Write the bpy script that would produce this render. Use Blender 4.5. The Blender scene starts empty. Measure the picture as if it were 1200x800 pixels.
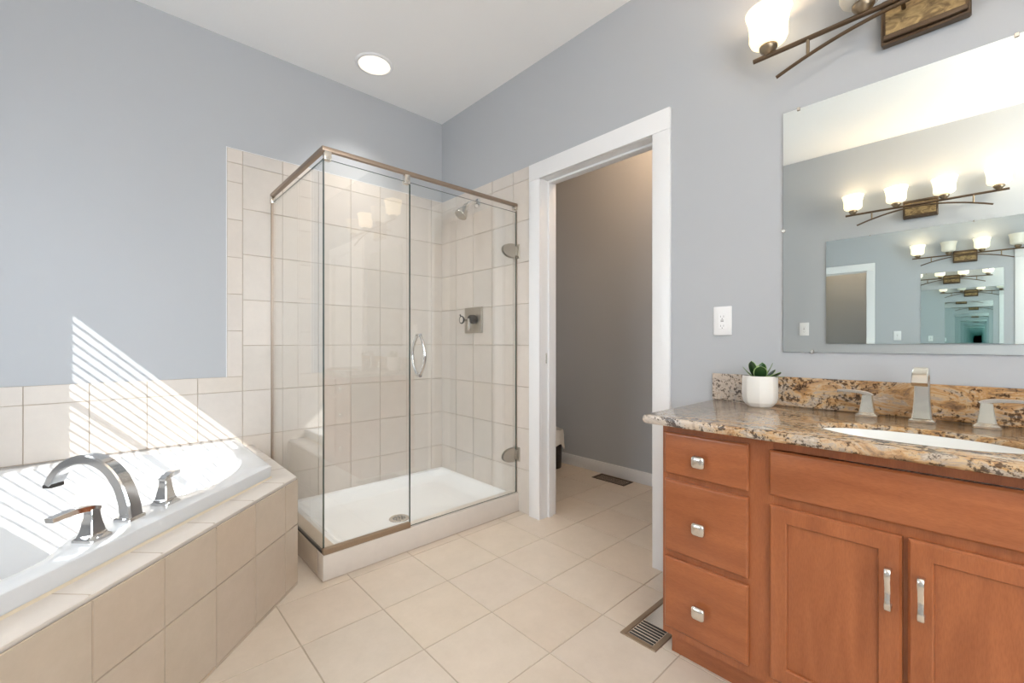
import bpy, bmesh, math, random
from mathutils import Vector, Matrix
random.seed(7)
SC = bpy.context.scene
PI = math.pi

# ------------------------------------------------------------------ camera
cam_d = bpy.data.cameras.new('camera')
cam = bpy.data.objects.new('camera', cam_d)
SC.collection.objects.link(cam)
cam.location = (-1.8793, -2.8283, 1.0551)
cam.rotation_euler = (PI/2, 0, math.radians(-42.8))
cam_d.sensor_width = 36.0
cam_d.lens = 507.23/1200*36.0
cam_d.shift_y = 1.3/1200
cam_d.clip_start = 0.02
SC.camera = cam

# ------------------------------------------------------------------ colour management, world, sun
vs = SC.view_settings
SC.display_settings.display_device = 'sRGB'
vs.view_transform = 'Standard'
vs.look = 'None'
vs.exposure = 0.53
vs.gamma = 1.0
vs.use_curve_mapping = False
SC.cycles.max_bounces = 28
SC.cycles.diffuse_bounces = 6
SC.cycles.glossy_bounces = 28
SC.cycles.transparent_max_bounces = 24
SC.cycles.transmission_bounces = 8
SC.cycles.sample_clamp_indirect = 6.0

W = 2.85            # the room is W wide between the two vanity walls
YR = -4.4           # rear wall
H = 2.743           # ceiling
world = bpy.data.worlds.new('sky')
SC.world = world
world.use_nodes = True
bg = world.node_tree.nodes['Background']
bg.inputs['Color'].default_value = (0.87, 0.935, 1.0, 1)
bg.inputs['Strength'].default_value = 7.5

sun_d = bpy.data.lights.new('sun', 'SUN')
sun_d.energy = 5.6
sun_d.angle = math.radians(0.22)
sun_d.color = (1.0, 0.96, 0.90)
sun = bpy.data.objects.new('sun', sun_d)
SC.collection.objects.link(sun)
sun.location = (-6, -4, 5)
SUN_DIR = Vector((1.0, 0.75, -1.016))
sun.rotation_euler = SUN_DIR.to_track_quat('-Z', 'Y').to_euler()

# the two window openings (y or x range, z range)
WIN1 = (-1.50, -0.631, 0.98, 2.19)      # over the tub, wall x=-W
FILL_WIN = (-2.60, -1.30, 0.80, 2.15)       # rear wall, y=YR; unseen opening added for fill daylight

def portal(name, loc, size, direction):
    d = bpy.data.lights.new(name, 'AREA')
    d.shape = 'RECTANGLE'; d.size, d.size_y = size
    d.cycles.is_portal = True
    o = bpy.data.objects.new(name, d)
    SC.collection.objects.link(o)
    o.location = loc
    o.rotation_euler = Vector(direction).to_track_quat('-Z', 'Z').to_euler()
portal('window_portal', (-W-0.14, (WIN1[0]+WIN1[1])/2, (WIN1[2]+WIN1[3])/2), (1.05, 1.24), (1, 0, 0))
portal('window_portal', ((FILL_WIN[0]+FILL_WIN[1])/2, YR-0.14, (FILL_WIN[2]+FILL_WIN[3])/2), (1.32, 1.37), (0, 1, 0))

# ------------------------------------------------------------------ materials
def mat(name, base=(0.8, 0.8, 0.8), rough=0.5, metal=0.0, spec=0.5, coat=0.0):
    m = bpy.data.materials.new(name); m.use_nodes = True
    p = m.node_tree.nodes['Principled BSDF']
    p.inputs['Base Color'].default_value = (*base, 1)
    p.inputs['Roughness'].default_value = rough
    p.inputs['Metallic'].default_value = metal
    p.inputs['Specular IOR Level'].default_value = spec
    if coat:
        p.inputs['Coat Weight'].default_value = coat
        p.inputs['Coat Roughness'].default_value = 0.06
    return m

def N(m, t, **kw):
    n = m.node_tree.nodes.new(t)
    for k, v in kw.items():
        setattr(n, k, v)
    return n

def L(m, a, b):
    m.node_tree.links.new(a, b)

def P(m):
    return m.node_tree.nodes['Principled BSDF']

def add_bump(m, scale=60, strength=0.15, dist=0.002, detail=4, coords='Object'):
    tc = N(m, 'ShaderNodeTexCoord'); nz = N(m, 'ShaderNodeTexNoise'); b = N(m, 'ShaderNodeBump')
    nz.inputs['Scale'].default_value = scale; nz.inputs['Detail'].default_value = detail
    b.inputs['Strength'].default_value = strength; b.inputs['Distance'].default_value = dist
    L(m, tc.outputs[coords], nz.inputs['Vector']); L(m, nz.outputs['Fac'], b.inputs['Height'])
    L(m, b.outputs['Normal'], P(m).inputs['Normal'])
    return nz

def vary(m, c1, c2, scale=5, detail=6, stretch=(1, 1, 1), lo=0.3, hi=0.7, distortion=0.0, rgh=0.5):
    tc = N(m, 'ShaderNodeTexCoord'); mp = N(m, 'ShaderNodeMapping'); nz = N(m, 'ShaderNodeTexNoise'); cr = N(m, 'ShaderNodeValToRGB')
    mp.inputs['Scale'].default_value = stretch
    nz.inputs['Scale'].default_value = scale; nz.inputs['Detail'].default_value = detail
    nz.inputs['Distortion'].default_value = distortion
    nz.inputs['Roughness'].default_value = rgh
    e = cr.color_ramp.elements
    e[0].position, e[0].color = lo, (*c1, 1); e[1].position, e[1].color = hi, (*c2, 1)
    L(m, tc.outputs['Object'], mp.inputs['Vector']); L(m, mp.outputs['Vector'], nz.inputs['Vector'])
    L(m, nz.outputs['Fac'], cr.inputs['Fac']); L(m, cr.outputs['Color'], P(m).inputs['Base Color'])
    return cr

M = {}
M['paint'] = mat('blue_grey_paint', (0.475, 0.494, 0.523), 0.6, spec=0.3); add_bump(M['paint'], 120, 0.10, 0.0015)
M['paint_r'] = M['paint']
M['ceiling'] = mat('ceiling_white', (0.90, 0.90, 0.90), 0.8, spec=0.2); add_bump(M['ceiling'], 70, 0.2, 0.003)
M['trim'] = mat('trim_white', (0.84, 0.845, 0.86), 0.3)
M['tile'] = mat('cream_tile', (0.66, 0.59, 0.53), 0.28)
M['floortile'] = mat('floor_tile', (0.66, 0.56, 0.46), 0.33)
M['tanshadetile'] = mat('tan_shaded_tile', (0.56, 0.46, 0.36), 0.33)  # tan tile; on the apron its darker colour holds the shade
for k, c1, c2, sc in (('tanshadetile', (0.53, 0.44, 0.345), (0.60, 0.505, 0.41), 2.2), ('tile', (0.655, 0.60, 0.55), (0.715, 0.655, 0.60), 3.0), ('floortile', (0.62, 0.535, 0.445), (0.70, 0.61, 0.515), 2.2)):
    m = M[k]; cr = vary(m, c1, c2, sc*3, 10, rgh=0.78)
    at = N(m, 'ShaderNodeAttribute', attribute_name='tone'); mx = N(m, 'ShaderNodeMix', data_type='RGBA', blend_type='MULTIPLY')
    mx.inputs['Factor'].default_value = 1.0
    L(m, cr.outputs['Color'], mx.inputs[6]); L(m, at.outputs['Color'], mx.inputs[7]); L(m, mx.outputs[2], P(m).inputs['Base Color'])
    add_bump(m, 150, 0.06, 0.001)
M['pan'] = mat('white_tray_acrylic', (0.87, 0.885, 0.90), 0.2, coat=0.3)
M['grout'] = mat('grout', (0.52, 0.44, 0.365), 0.9, spec=0.1)
M['floorgrout'] = mat('floor_grout', (0.48, 0.41, 0.33), 0.9, spec=0.1)
M['acrylic'] = mat('white_acrylic', (0.72, 0.735, 0.755), 0.12, coat=0.4)
M['porcelain'] = mat('white_porcelain', (0.85, 0.85, 0.83), 0.1)
M['ceramic'] = mat('matt_white_ceramic', (0.82, 0.80, 0.76), 0.35)
M['chrome'] = mat('polished_nickel', (0.74, 0.73, 0.72), 0.10, 1.0)
M['nickel'] = mat('brushed_nickel', (0.72, 0.68, 0.62), 0.24, 1.0)
M['warmnickel'] = mat('warm_nickel', (0.40, 0.315, 0.25), 0.38, 1.0)
M['bronze'] = mat('dark_bronze', (0.16, 0.115, 0.08), 0.32, 1.0)
M['antique'] = mat('antique_bronze', (0.30, 0.24, 0.17), 0.35, 1.0)
M['tan'] = mat('tan_metal', (0.36, 0.27, 0.19), 0.45, 0.7)
M['blackrubber'] = mat('black_rubber', (0.02, 0.02, 0.02), 0.5)
M['darkmetal'] = mat('dark_metal', (0.075, 0.07, 0.065), 0.5, 0.5)
M['plastic'] = mat('white_plastic', (0.86, 0.86, 0.87), 0.35)
M['slot'] = mat('dark_slot', (0.30, 0.30, 0.30), 0.6)
M['slotdark'] = mat('dark_duct', (0.03, 0.028, 0.026), 0.6)
M['louvre'] = mat('charcoal_louvre', (0.06, 0.056, 0.052), 0.6, spec=0.25)
M['soil'] = mat('soil', (0.05, 0.035, 0.025), 0.95)
M['bag'] = mat('white_liner', (0.75, 0.73, 0.69), 0.5); add_bump(M['bag'], 18, 0.8, 0.02)
M['bin'] = mat('black_bin', (0.022, 0.018, 0.016), 0.35)
M['caulk'] = mat('cream_caulk', (0.70, 0.60, 0.46), 0.5)
M['brownvent'] = mat('brown_vent', (0.06, 0.035, 0.022), 0.4, 0.3)
M['mirror'] = mat('mirror_silver', (0.87, 0.925, 0.92), 0.0, 1.0)
M['mirroredge'] = mat('mirror_edge', (0.10, 0.13, 0.12), 0.3)
M['leaf'] = mat('succulent_leaf', (0.016, 0.055, 0.014), 0.3); vary(M['leaf'], (0.010, 0.04, 0.010), (0.028, 0.085, 0.022), 30, 4)
M['leafedge'] = mat('succulent_margin', (0.36, 0.50, 0.20), 0.4)

# wood
def wood(name, stretch):
    m = mat(name, (0.4, 0.15, 0.06), 0.33, coat=0.15)
    cr = vary(m, (0.298, 0.090, 0.030), (0.428, 0.142, 0.051), 3.2, 9, stretch, 0.28, 0.75, 0.6)
    tc = N(m, 'ShaderNodeTexCoord'); mp = N(m, 'ShaderNodeMapping'); mp.inputs['Scale'].default_value = tuple(8*s for s in stretch)
    nz = N(m, 'ShaderNodeTexNoise'); nz.inputs['Scale'].default_value = 9; nz.inputs['Detail'].default_value = 5
    mx = N(m, 'ShaderNodeMix', data_type='RGBA', blend_type='MULTIPLY'); mx.inputs['Factor'].default_value = 0.35
    c2 = N(m, 'ShaderNodeValToRGB'); e = c2.color_ramp.elements
    e[0].position, e[0].color = 0.35, (0.62, 0.55, 0.5, 1); e[1].position, e[1].color = 0.6, (1, 1, 1, 1)
    L(m, tc.outputs['Object'], mp.inputs['Vector']); L(m, mp.outputs['Vector'], nz.inputs['Vector']); L(m, nz.outputs['Fac'], c2.inputs['Fac'])
    L(m, cr.outputs['Color'], mx.inputs[6]); L(m, c2.outputs['Color'], mx.inputs[7]); L(m, mx.outputs[2], P(m).inputs['Base Color'])
    return m
M['woodh'] = wood('maple_grain_across', (6, 1.0, 7))
M['woodv'] = wood('maple_grain_upright', (6, 7, 1.0))

# granite
def granite():
    m = mat('golden_granite', (0.5, 0.35, 0.2), 0.13, spec=0.4)
    tc = N(m, 'ShaderNodeTexCoord')
    mp = N(m, 'ShaderNodeMapping'); mp.inputs['Rotation'].default_value = (0.25, 0.1, math.radians(28)); mp.inputs['Scale'].default_value = (2.6, 0.9, 2.2)
    L(m, tc.outputs['Object'], mp.inputs['Vector'])
    n1 = N(m, 'ShaderNodeTexNoise'); n1.inputs['Scale'].default_value = 6.5; n1.inputs['Detail'].default_value = 12; n1.inputs['Roughness'].default_value = 0.74; n1.inputs['Distortion'].default_value = 2.2
    L(m, mp.outputs['Vector'], n1.inputs['Vector'])
    # how golden the stone is along the slab: grey at the left end, gold further right
    gx = N(m, 'ShaderNodeSeparateXYZ'); L(m, tc.outputs['Object'], gx.inputs[0])
    n0 = N(m, 'ShaderNodeTexNoise'); n0.inputs['Scale'].default_value = 4.0; n0.inputs['Detail'].default_value = 5
    L(m, mp.outputs['Vector'], n0.inputs['Vector'])
    r0 = N(m, 'ShaderNodeMapRange'); r0.inputs[1].default_value = 0.47; r0.inputs[2].default_value = 0.22
    L(m, gx.outputs['Y'], r0.inputs[0])
    ad = N(m, 'ShaderNodeMath', operation='MULTIPLY_ADD'); L(m, n0.outputs['Fac'], ad.inputs[0]); ad.inputs[1].default_value = 1.2; ad.inputs[2].default_value = -0.6
    sm = N(m, 'ShaderNodeMath', operation='ADD', use_clamp=True); L(m, r0.outputs[0], sm.inputs[0]); L(m, ad.outputs[0], sm.inputs[1])
    def ramp(stops):
        c = N(m, 'ShaderNodeValToRGB'); e = c.color_ramp.elements
        e[0].position, e[0].color = stops[0][0], (*stops[0][1], 1); e[1].position, e[1].color = stops[-1][0], (*stops[-1][1], 1)
        for p_, c_ in stops[1:-1]:
            x = e.new(p_); x.color = (*c_, 1)
        L(m, n1.outputs['Fac'], c.inputs['Fac'])
        return c
    gold = ramp([(0.30, (0.06, 0.04, 0.03)), (0.40, (0.27, 0.165, 0.09)), (0.455, (0.47, 0.255, 0.10)), (0.52, (0.57, 0.41, 0.245)), (0.565, (0.36, 0.295, 0.245)), (0.62, (0.58, 0.485, 0.38)), (0.72, (0.74, 0.65, 0.55))])
    grey = ramp([(0.27, (0.24, 0.20, 0.175)), (0.40, (0.46, 0.40, 0.35)), (0.52, (0.60, 0.51, 0.43)), (0.62, (0.47, 0.43, 0.39)), (0.75, (0.68, 0.62, 0.56))])
    mx = N(m, 'ShaderNodeMix', data_type='RGBA'); L(m, sm.outputs[0], mx.inputs['Factor']); L(m, grey.outputs['Color'], mx.inputs[6]); L(m, gold.outputs['Color'], mx.inputs[7])
    # dark mineral specks in clusters
    n2 = N(m, 'ShaderNodeTexNoise'); n2.inputs['Scale'].default_value = 85; n2.inputs['Detail'].default_value = 4; n2.inputs['Roughness'].default_value = 0.7
    L(m, tc.outputs['Object'], n2.inputs['Vector'])
    n3 = N(m, 'ShaderNodeTexNoise'); n3.inputs['Scale'].default_value = 7; n3.inputs['Detail'].default_value = 6; n3.inputs['Distortion'].default_value = 2.0
    L(m, mp.outputs['Vector'], n3.inputs['Vector'])
    k = N(m, 'ShaderNodeMath', operation='MULTIPLY_ADD'); L(m, n3.outputs['Fac'], k.inputs[0]); k.inputs[1].default_value = 0.70; L(m, n2.outputs['Fac'], k.inputs[2])
    c3 = N(m, 'ShaderNodeValToRGB'); e = c3.color_ramp.elements
    e[0].position, e[0].color = 0.87, (1, 1, 1, 1); e[1].position, e[1].color = 0.95, (0.22, 0.20, 0.20, 1)
    L(m, k.outputs[0], c3.inputs['Fac'])
    mu = N(m, 'ShaderNodeMix', data_type='RGBA', blend_type='MULTIPLY'); mu.inputs['Factor'].default_value = 1.0
    L(m, mx.outputs[2], mu.inputs[6]); L(m, c3.outputs['Color'], mu.inputs[7])
    L(m, mu.outputs[2], P(m).inputs['Base Color'])
    return m
M['granite'] = granite()

def gold_plate():
    m = mat('hammered_gold_leaf', (0.36, 0.22, 0.09), 0.6, 0.15)
    vary(m, (0.17, 0.11, 0.05), (0.50, 0.35, 0.16), 28, 8, (1, 1, 1.6), 0.34, 0.66, 1.2)
    add_bump(m, 60, 0.6, 0.004)
    return m
M['gold'] = gold_plate()
M['satin'] = mat('satin_nickel', (0.50, 0.47, 0.42), 0.38, 1.0)

def glass(name, tint, f0=0.05):
    m = bpy.data.materials.new(name); m.use_nodes = True
    nt = m.node_tree; nt.nodes.clear()
    out = nt.nodes.new('ShaderNodeOutputMaterial'); mix = nt.nodes.new('ShaderNodeMixShader')
    tr = nt.nodes.new('ShaderNodeBsdfTransparent'); gl = nt.nodes.new('ShaderNodeBsdfGlossy')
    lw = nt.nodes.new('ShaderNodeLayerWeight'); pw = nt.nodes.new('ShaderNodeMath'); ma = nt.nodes.new('ShaderNodeMath')
    tr.inputs['Color'].default_value = (*tint, 1); gl.inputs['Roughness'].default_value = 0.0; gl.inputs['Color'].default_value = (1, 1, 1, 1)
    lw.inputs['Blend'].default_value = 0.5
    pw.operation = 'POWER'; pw.inputs[1].default_value = 5.0
    ma.operation = 'MULTIPLY_ADD'; ma.inputs[1].default_value = 1-f0; ma.inputs[2].default_value = f0
    nt.links.new(lw.outputs['Facing'], pw.inputs[0]); nt.links.new(pw.outputs[0], ma.inputs[0])
    nt.links.new(ma.outputs[0], mix.inputs[0]); nt.links.new(tr.outputs[0], mix.inputs[1]); nt.links.new(gl.outputs[0], mix.inputs[2])
    nt.links.new(mix.outputs[0], out.inputs['Surface'])
    return m
M['glass'] = glass('shower_glass', (0.985, 0.992, 0.988), 0.075)
M['pane'] = glass('window_glass', (0.97, 0.98, 0.98), 0.04)
M['glassedge'] = mat('glass_edge_green', (0.045, 0.085, 0.075), 0.15)

def emit(name, col, strength, body=(0.85, 0.82, 0.75)):
    m = mat(name, body, 0.35)
    P(m).inputs['Emission Color'].default_value = (*col, 1)
    P(m).inputs['Emission Strength'].default_value = strength
    return m
M['shade_on'] = emit('frosted_shade_lit', (1.0, 0.77, 0.46), 0.95)
M['shade_off'] = mat('frosted_shade_off', (0.80, 0.77, 0.68), 0.35)
M['globe'] = emit('fill_globe_glow', (1.0, 0.86, 0.68), 36.0)
M['canlens'] = emit('ceiling_lens_lit', (1.0, 0.88, 0.70), 0.72)

# ------------------------------------------------------------------ object helpers
ORG = {}
def link(o):
    SC.collection.objects.link(o)

def finish(bm, smooth=None):
    bmesh.ops.remove_doubles(bm, verts=bm.verts, dist=1e-6)
    if smooth is not None:
        for f in bm.faces:
            f.smooth = True
        lim = math.radians(smooth)
        for e in bm.edges:
            if len(e.link_faces) == 2:
                e.smooth = e.calc_face_angle(0) < lim
            else:
                e.smooth = False

def obj(name, bm, mats, parent=None, smooth=35, recalc=True, local=False):
    """link one mesh object; geometry given in world space is shifted into the frame of its thing"""
    if recalc:
        bmesh.ops.recalc_face_normals(bm, faces=bm.faces)
    finish(bm, smooth)
    me = bpy.data.meshes.new(name)
    org = ORG[parent.name] if parent is not None else Vector((0, 0, 0))
    if not local and parent is not None:
        bmesh.ops.translate(bm, verts=bm.verts, vec=-org)
    bm.to_mesh(me); bm.free()
    for m in (mats if isinstance(mats, (list, tuple)) else [mats]):
        me.materials.append(m)
    o = bpy.data.objects.new(name, me); link(o)
    if parent is not None:
        o.parent = parent
    ORG[o.name] = org
    return o

def thing(name, label, cat, loc=(0, 0, 0), rotz=0, group=None):
    o = bpy.data.objects.new(name, None); link(o)
    o.empty_display_size = 0.05
    o.location = loc; o.rotation_euler = (0, 0, rotz)
    o['label'] = label; o['category'] = cat
    if group: o['group'] = group
    ORG[o.name] = Vector(loc)
    return o

def tag(o, label, cat, group=None):
    o['label'] = label; o['category'] = cat
    if group: o['group'] = group
    return o

def struct(o):
    o['kind'] = 'structure'
    return o

# ------------------------------------------------------------------ mesh helpers
def B():
    return bmesh.new()

def box(bm, x0, x1, y0, y1, z0, z1, bev=0.0, seg=2, mi=0, mtx=None):
    r = bmesh.ops.create_cube(bm, size=1.0)
    vs_ = r['verts']
    for v in vs_:
        v.co = Vector(((v.co.x+0.5)*(x1-x0)+x0, (v.co.y+0.5)*(y1-y0)+y0, (v.co.z+0.5)*(z1-z0)+z0))
    fs = set(f for v in vs_ for f in v.link_faces)
    if bev > 0:
        es = list(set(e for v in vs_ for e in v.link_edges))
        rr = bmesh.ops.bevel(bm, geom=es, offset=bev, segments=seg, profile=0.5, affect='EDGES')
        fs = set(f for f in rr['faces']) | set(f for f in fs if f.is_valid)
        vv = set(v for f in fs for v in f.verts)
    else:
        vv = set(vs_)
    for f in fs:
        f.material_index = mi
    if mtx is not None:
        for v in vv:
            v.co = mtx @ v.co
    return vv

def lathe(bm, prof, c=(0, 0, 0), seg=32, mtx=None, mi=0, cap0=False, cap1=False):
    """prof: (r, z) pairs about the z axis through c"""
    rings = []
    for r, z in prof:
        ring = []
        for i in range(seg):
            a = 2*PI*i/seg
            p = Vector((r*math.cos(a), r*math.sin(a), z))
            if mtx is not None: p = mtx @ p
            ring.append(bm.verts.new(p + Vector(c)))
        rings.append(ring)
    for a, b in zip(rings, rings[1:]):
        for i in range(seg):
            f = bm.faces.new((a[i], a[(i+1) % seg], b[(i+1) % seg], b[i])); f.material_index = mi
    if cap0: bm.faces.new(list(reversed(rings[0]))).material_index = mi
    if cap1: bm.faces.new(rings[-1]).material_index = mi

def loft(bm, rings, cap0=True, cap1=True, mi=0, closed=True):
    vr = [[bm.verts.new(p) for p in r] for r in rings]
    n = len(vr[0])
    for a, b in zip(vr, vr[1:]):
        for i in range(n if closed else n-1):
            j = (i+1) % n
            f = bm.faces.new((a[i], a[j], b[j], b[i])); f.material_index = mi
    if cap0: bm.faces.new(list(reversed(vr[0]))).material_index = mi
    if cap1: bm.faces.new(vr[-1]).material_index = mi
    return vr

def tube(bm, pts, rad, seg=12, mi=0, caps=True, closed=False):
    pts = [Vector(p) for p in pts]
    n = len(pts); rings = []
    up = Vector((0, 0, 1))
    prev = None
    for i, p in enumerate(pts):
        if closed:
            t = (pts[(i+1) % n]-pts[i-1]).normalized()
        else:
            t = (pts[min(i+1, n-1)]-pts[max(i-1, 0)]).normalized()
        if prev is None:
            a = t.orthogonal().normalized()
        else:
            a = (prev - t*prev.dot(t)).normalized()
        prev = a
        b = t.cross(a)
        r = rad[i] if isinstance(rad, (list, tuple)) else rad
        rings.append([p + a*(r*math.cos(2*PI*k/seg)) + b*(r*math.sin(2*PI*k/seg)) for k in range(seg)])
    if closed: rings.append(rings[0])
    loft(bm, rings, caps and not closed, caps and not closed, mi)

def ribbon(bm, pts, widths, thick, side, mi=0):
    """a bar of rectangular section swept along pts; side = the constant width direction"""
    pts = [Vector(p) for p in pts]; side = Vector(side).normalized(); n = len(pts); rings = []
    for i, p in enumerate(pts):
        t = (pts[min(i+1, n-1)]-pts[max(i-1, 0)]).normalized()
        nn = side.cross(t).normalized()
        w = widths[i] if isinstance(widths, (list, tuple)) else widths
        h = thick[i] if isinstance(thick, (list, tuple)) else thick
        c = min(w, h)*0.12
        a, b = w/2, h/2
        rings.append([p+side*x+nn*y for x, y in ((-a+c, -b), (a-c, -b), (a, -b+c), (a, b-c), (a-c, b), (-a+c, b), (-a, b-c), (-a, -b+c))])
    loft(bm, rings, True, True, mi)

def frustum(bm, c, sx, sy, levels, mi=0, rot=0.0, corner=0.12):
    """stacked square sections: levels = (scale, z)"""
    R = Matrix.Rotation(rot, 3, 'Z'); rings = []
    for s, z in levels:
        a, b = sx*s/2, sy*s/2; k = corner*min(a, b)
        rings.append([Vector(c)+R @ Vector((x, y, z)) for x, y in ((-a+k, -b), (a-k, -b), (a, -b+k), (a, b-k), (a-k, b), (-a+k, b), (-a, b-k), (-a, -b+k))])
    loft(bm, rings, True, True, mi)

def tiles(bm, origin, u, v, rects, g=0.0024, h=0.004, base=0.0020, bev=0.0010, jitter=0.03, edge_mi=None):
    """a continuous sheet of raised tiles with grout grooves; material 0 = tile, 1 = grout"""
    origin, u, v = Vector(origin), Vector(u).normalized(), Vector(v).normalized()
    n = u.cross(v)
    lay = bm.loops.layers.color.get('tone') or bm.loops.layers.color.new('tone')
    for (u0, u1, v0, v1) in rects:
        def ring(ins, hh):
            return [bm.verts.new(origin+u*a+v*b+n*hh) for a, b in ((u0+ins, v0+ins), (u1-ins, v0+ins), (u1-ins, v1-ins), (u0+ins, v1-ins))]
        o_, a_, b_ = ring(0, base), ring(g/2, base), ring(g/2+bev, base+h)
        t = 1.0+random.uniform(-jitter, jitter)*0.7
        w = random.uniform(-jitter, jitter)*0.25
        fs = []
        for i in range(4):
            j = (i+1) % 4
            f = bm.faces.new((o_[i], o_[j], a_[j], a_[i])); f.material_index = 1; fs.append(f)
            f = bm.faces.new((a_[i], a_[j], b_[j], b_[i])); fs.append(f)
        fs.append(bm.faces.new(b_))
        for f in fs:
            for lp in f.loops:
                lp[lay] = (min(t+w, 1.0), min(t, 1.0), min(t-w, 1.0), 1)

def rects(us, vs_):
    return [(a, b, c, d) for a, b in zip(us, us[1:]) for c, d in zip(vs_, vs_[1:])]

def catmull(pts, per=8, closed=True):
    out = []; n = len(pts)
    rng = range(n if closed else n-1)
    for i in rng:
        if closed:
            p0, p1, p2, p3 = (Vector(pts[(i+k-1) % n]) for k in range(4))
        else:
            p0, p1, p2, p3 = (Vector(pts[min(max(i+k-1, 0), n-1)]) for k in range(4))
        for s in range(per):
            t = s/per
            out.append(0.5*((2*p1)+(p2-p0)*t+(2*p0-5*p1+4*p2-p3)*t*t+(3*p1-p0-3*p2+p3)*t**3))
    if not closed: out.append(Vector(pts[-1]))
    return out

def ray_poly(c, poly, a):
    """distance from c to the boundary of poly in direction a (star-shaped)"""
    d = (math.cos(a), math.sin(a)); best = None
    n = len(poly)
    for i in range(n):
        p, q = poly[i], poly[(i+1) % n]
        ex, ey = q[0]-p[0], q[1]-p[1]
        det = d[0]*(-ey)+d[1]*ex
        if abs(det) < 1e-12: continue
        rx, ry = p[0]-c[0], p[1]-c[1]
        t = (rx*(-ey)+ry*ex)/det
        s = (d[0]*ry-d[1]*rx)/det
        if t > 0 and -1e-9 <= s <= 1+1e-9 and (best is None or t > best):
            best = t
    return best

def angles_for(c, polys, n=96):
    A = [2*PI*i/n-PI for i in range(n)]
    for p in polys:
        for x, y in p:
            A.append(math.atan2(y-c[1], x-c[0]))
    A.sort(); out = []
    for a in A:
        if not out or a-out[-1] > 1e-4: out.append(a)
    return out

def ring_at(c, poly, A, z, k=1.0, off=0.0):
    r = []
    for a in A:
        d = ray_poly(c, poly, a)*k+off
        r.append(Vector((c[0]+d*math.cos(a), c[1]+d*math.sin(a), z)))
    return r

def rrect(x0, x1, y0, y1, r, n=5):
    out = []
    for cx, cy, a0 in ((x1-r, y1-r, 0), (x0+r, y1-r, PI/2), (x0+r, y0+r, PI), (x1-r, y0+r, 3*PI/2)):
        for i in range(n+1):
            a = a0+PI/2*i/n
            out.append((cx+r*math.cos(a), cy+r*math.sin(a)))
    return out

# ================================================================== THE ROOM
XT = 1.04           # far wall of the toilet room
bm = B(); box(bm, -W-0.15, XT+0.15, YR-0.15, 0.15, -0.12, -0.0008)
xs = [-0.481+0.3045*k for k in range(-9, 7)]; ys = [-1.227-0.3045*k for k in range(-5, 12)][::-1]
xs = [x for x in xs if -W < x < XT]; ys = [y for y in ys if YR < y < 0]
tiles(bm, (0, 0, -0.0048), (1, 0, 0), (0, 1, 0), rects([-W]+xs+[XT], [YR]+ys+[0]), g=0.0035, h=0.004, jitter=0.03)
for f in bm.faces:
    if f.calc_area() > 5: f.material_index = 1
o = struct(obj('floor', bm, [M['floortile'], M['floorgrout']], recalc=False, smooth=None))

bm = B(); box(bm, -W-0.15, XT+0.15, YR-0.15, 0.15, H, H+0.12)
struct(obj('ceiling', bm, M['ceiling'], smooth=None))
bm = B(); box(bm, -W-0.13, XT+0.13, 0.0, 0.13, 0, H)
struct(obj('wall_back', bm, M['paint'], smooth=None))
# right wall with the two doorways
DO = (-1.785, -1.055)           # toilet room doorway
D2 = (-3.93, -3.19)             # second doorway behind the camera
bm = B()
for y0, y1, z0, z1 in ((DO[1]+0.016, 0, 0, H), (DO[0]-0.016, DO[1]+0.016, 2.046, H), (D2[1]+0.016, DO[0]-0.016, 0, H), (D2[0]-0.016, D2[1]+0.016, 2.046, H), (YR, D2[0]-0.016, 0, H)):
    box(bm, 0, 0.115, y0, y1, z0, z1)
struct(obj('wall_right', bm, M['paint'], smooth=None))
# left wall with the window over the tub
bm = B(); a0, a1, z0, z1 = WIN1
for q in ((YR, a0, 0, H), (a1, 0, 0, H), (a0, a1, 0, z0), (a0, a1, z1, H)):
    box(bm, -W-0.13, -W, *q)
struct(obj('wall_left', bm, M['paint'], smooth=None))
bm = B(); a0, a1, z0, z1 = FILL_WIN
for x0_, x1_, q0, q1 in ((-W-0.13, a0, 0, H), (a1, XT+0.13, 0, H), (a0, a1, 0, z0), (a0, a1, z1, H)):
    box(bm, x0_, x1_, YR-0.13, YR, q0, q1)
struct(obj('wall_rear', bm, M['paint'], smooth=None))
bm = B(); box(bm, XT, XT+0.13, YR, 0, 0, H)
struct(obj('wall_toilet_room', bm, M['paint'], smooth=None))
bm = B(); box(bm, 0.115, XT, -2.12, -2.0, 0, H)
struct(obj('wall_toilet_room_side', bm, M['paint'], smooth=None))

# baseboards
def baseboard(name, x0, x1, y0, y1):
    bm = B(); box(bm, x0, x1, y0, y1, 0, 0.092, 0.004, 2)
    return struct(obj(name, bm, M['trim'], smooth=30))
baseboard('baseboard_toilet_room', XT-0.014, XT, -2.0, 0)
baseboard('baseboard_toilet_room_back', 0.115, XT-0.0145, -0.014, 0)
baseboard('baseboard_left', -W, -W+0.014, YR, -3.2)
baseboard('baseboard_rear', -W+0.015, 0, YR, YR+0.014)

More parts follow.
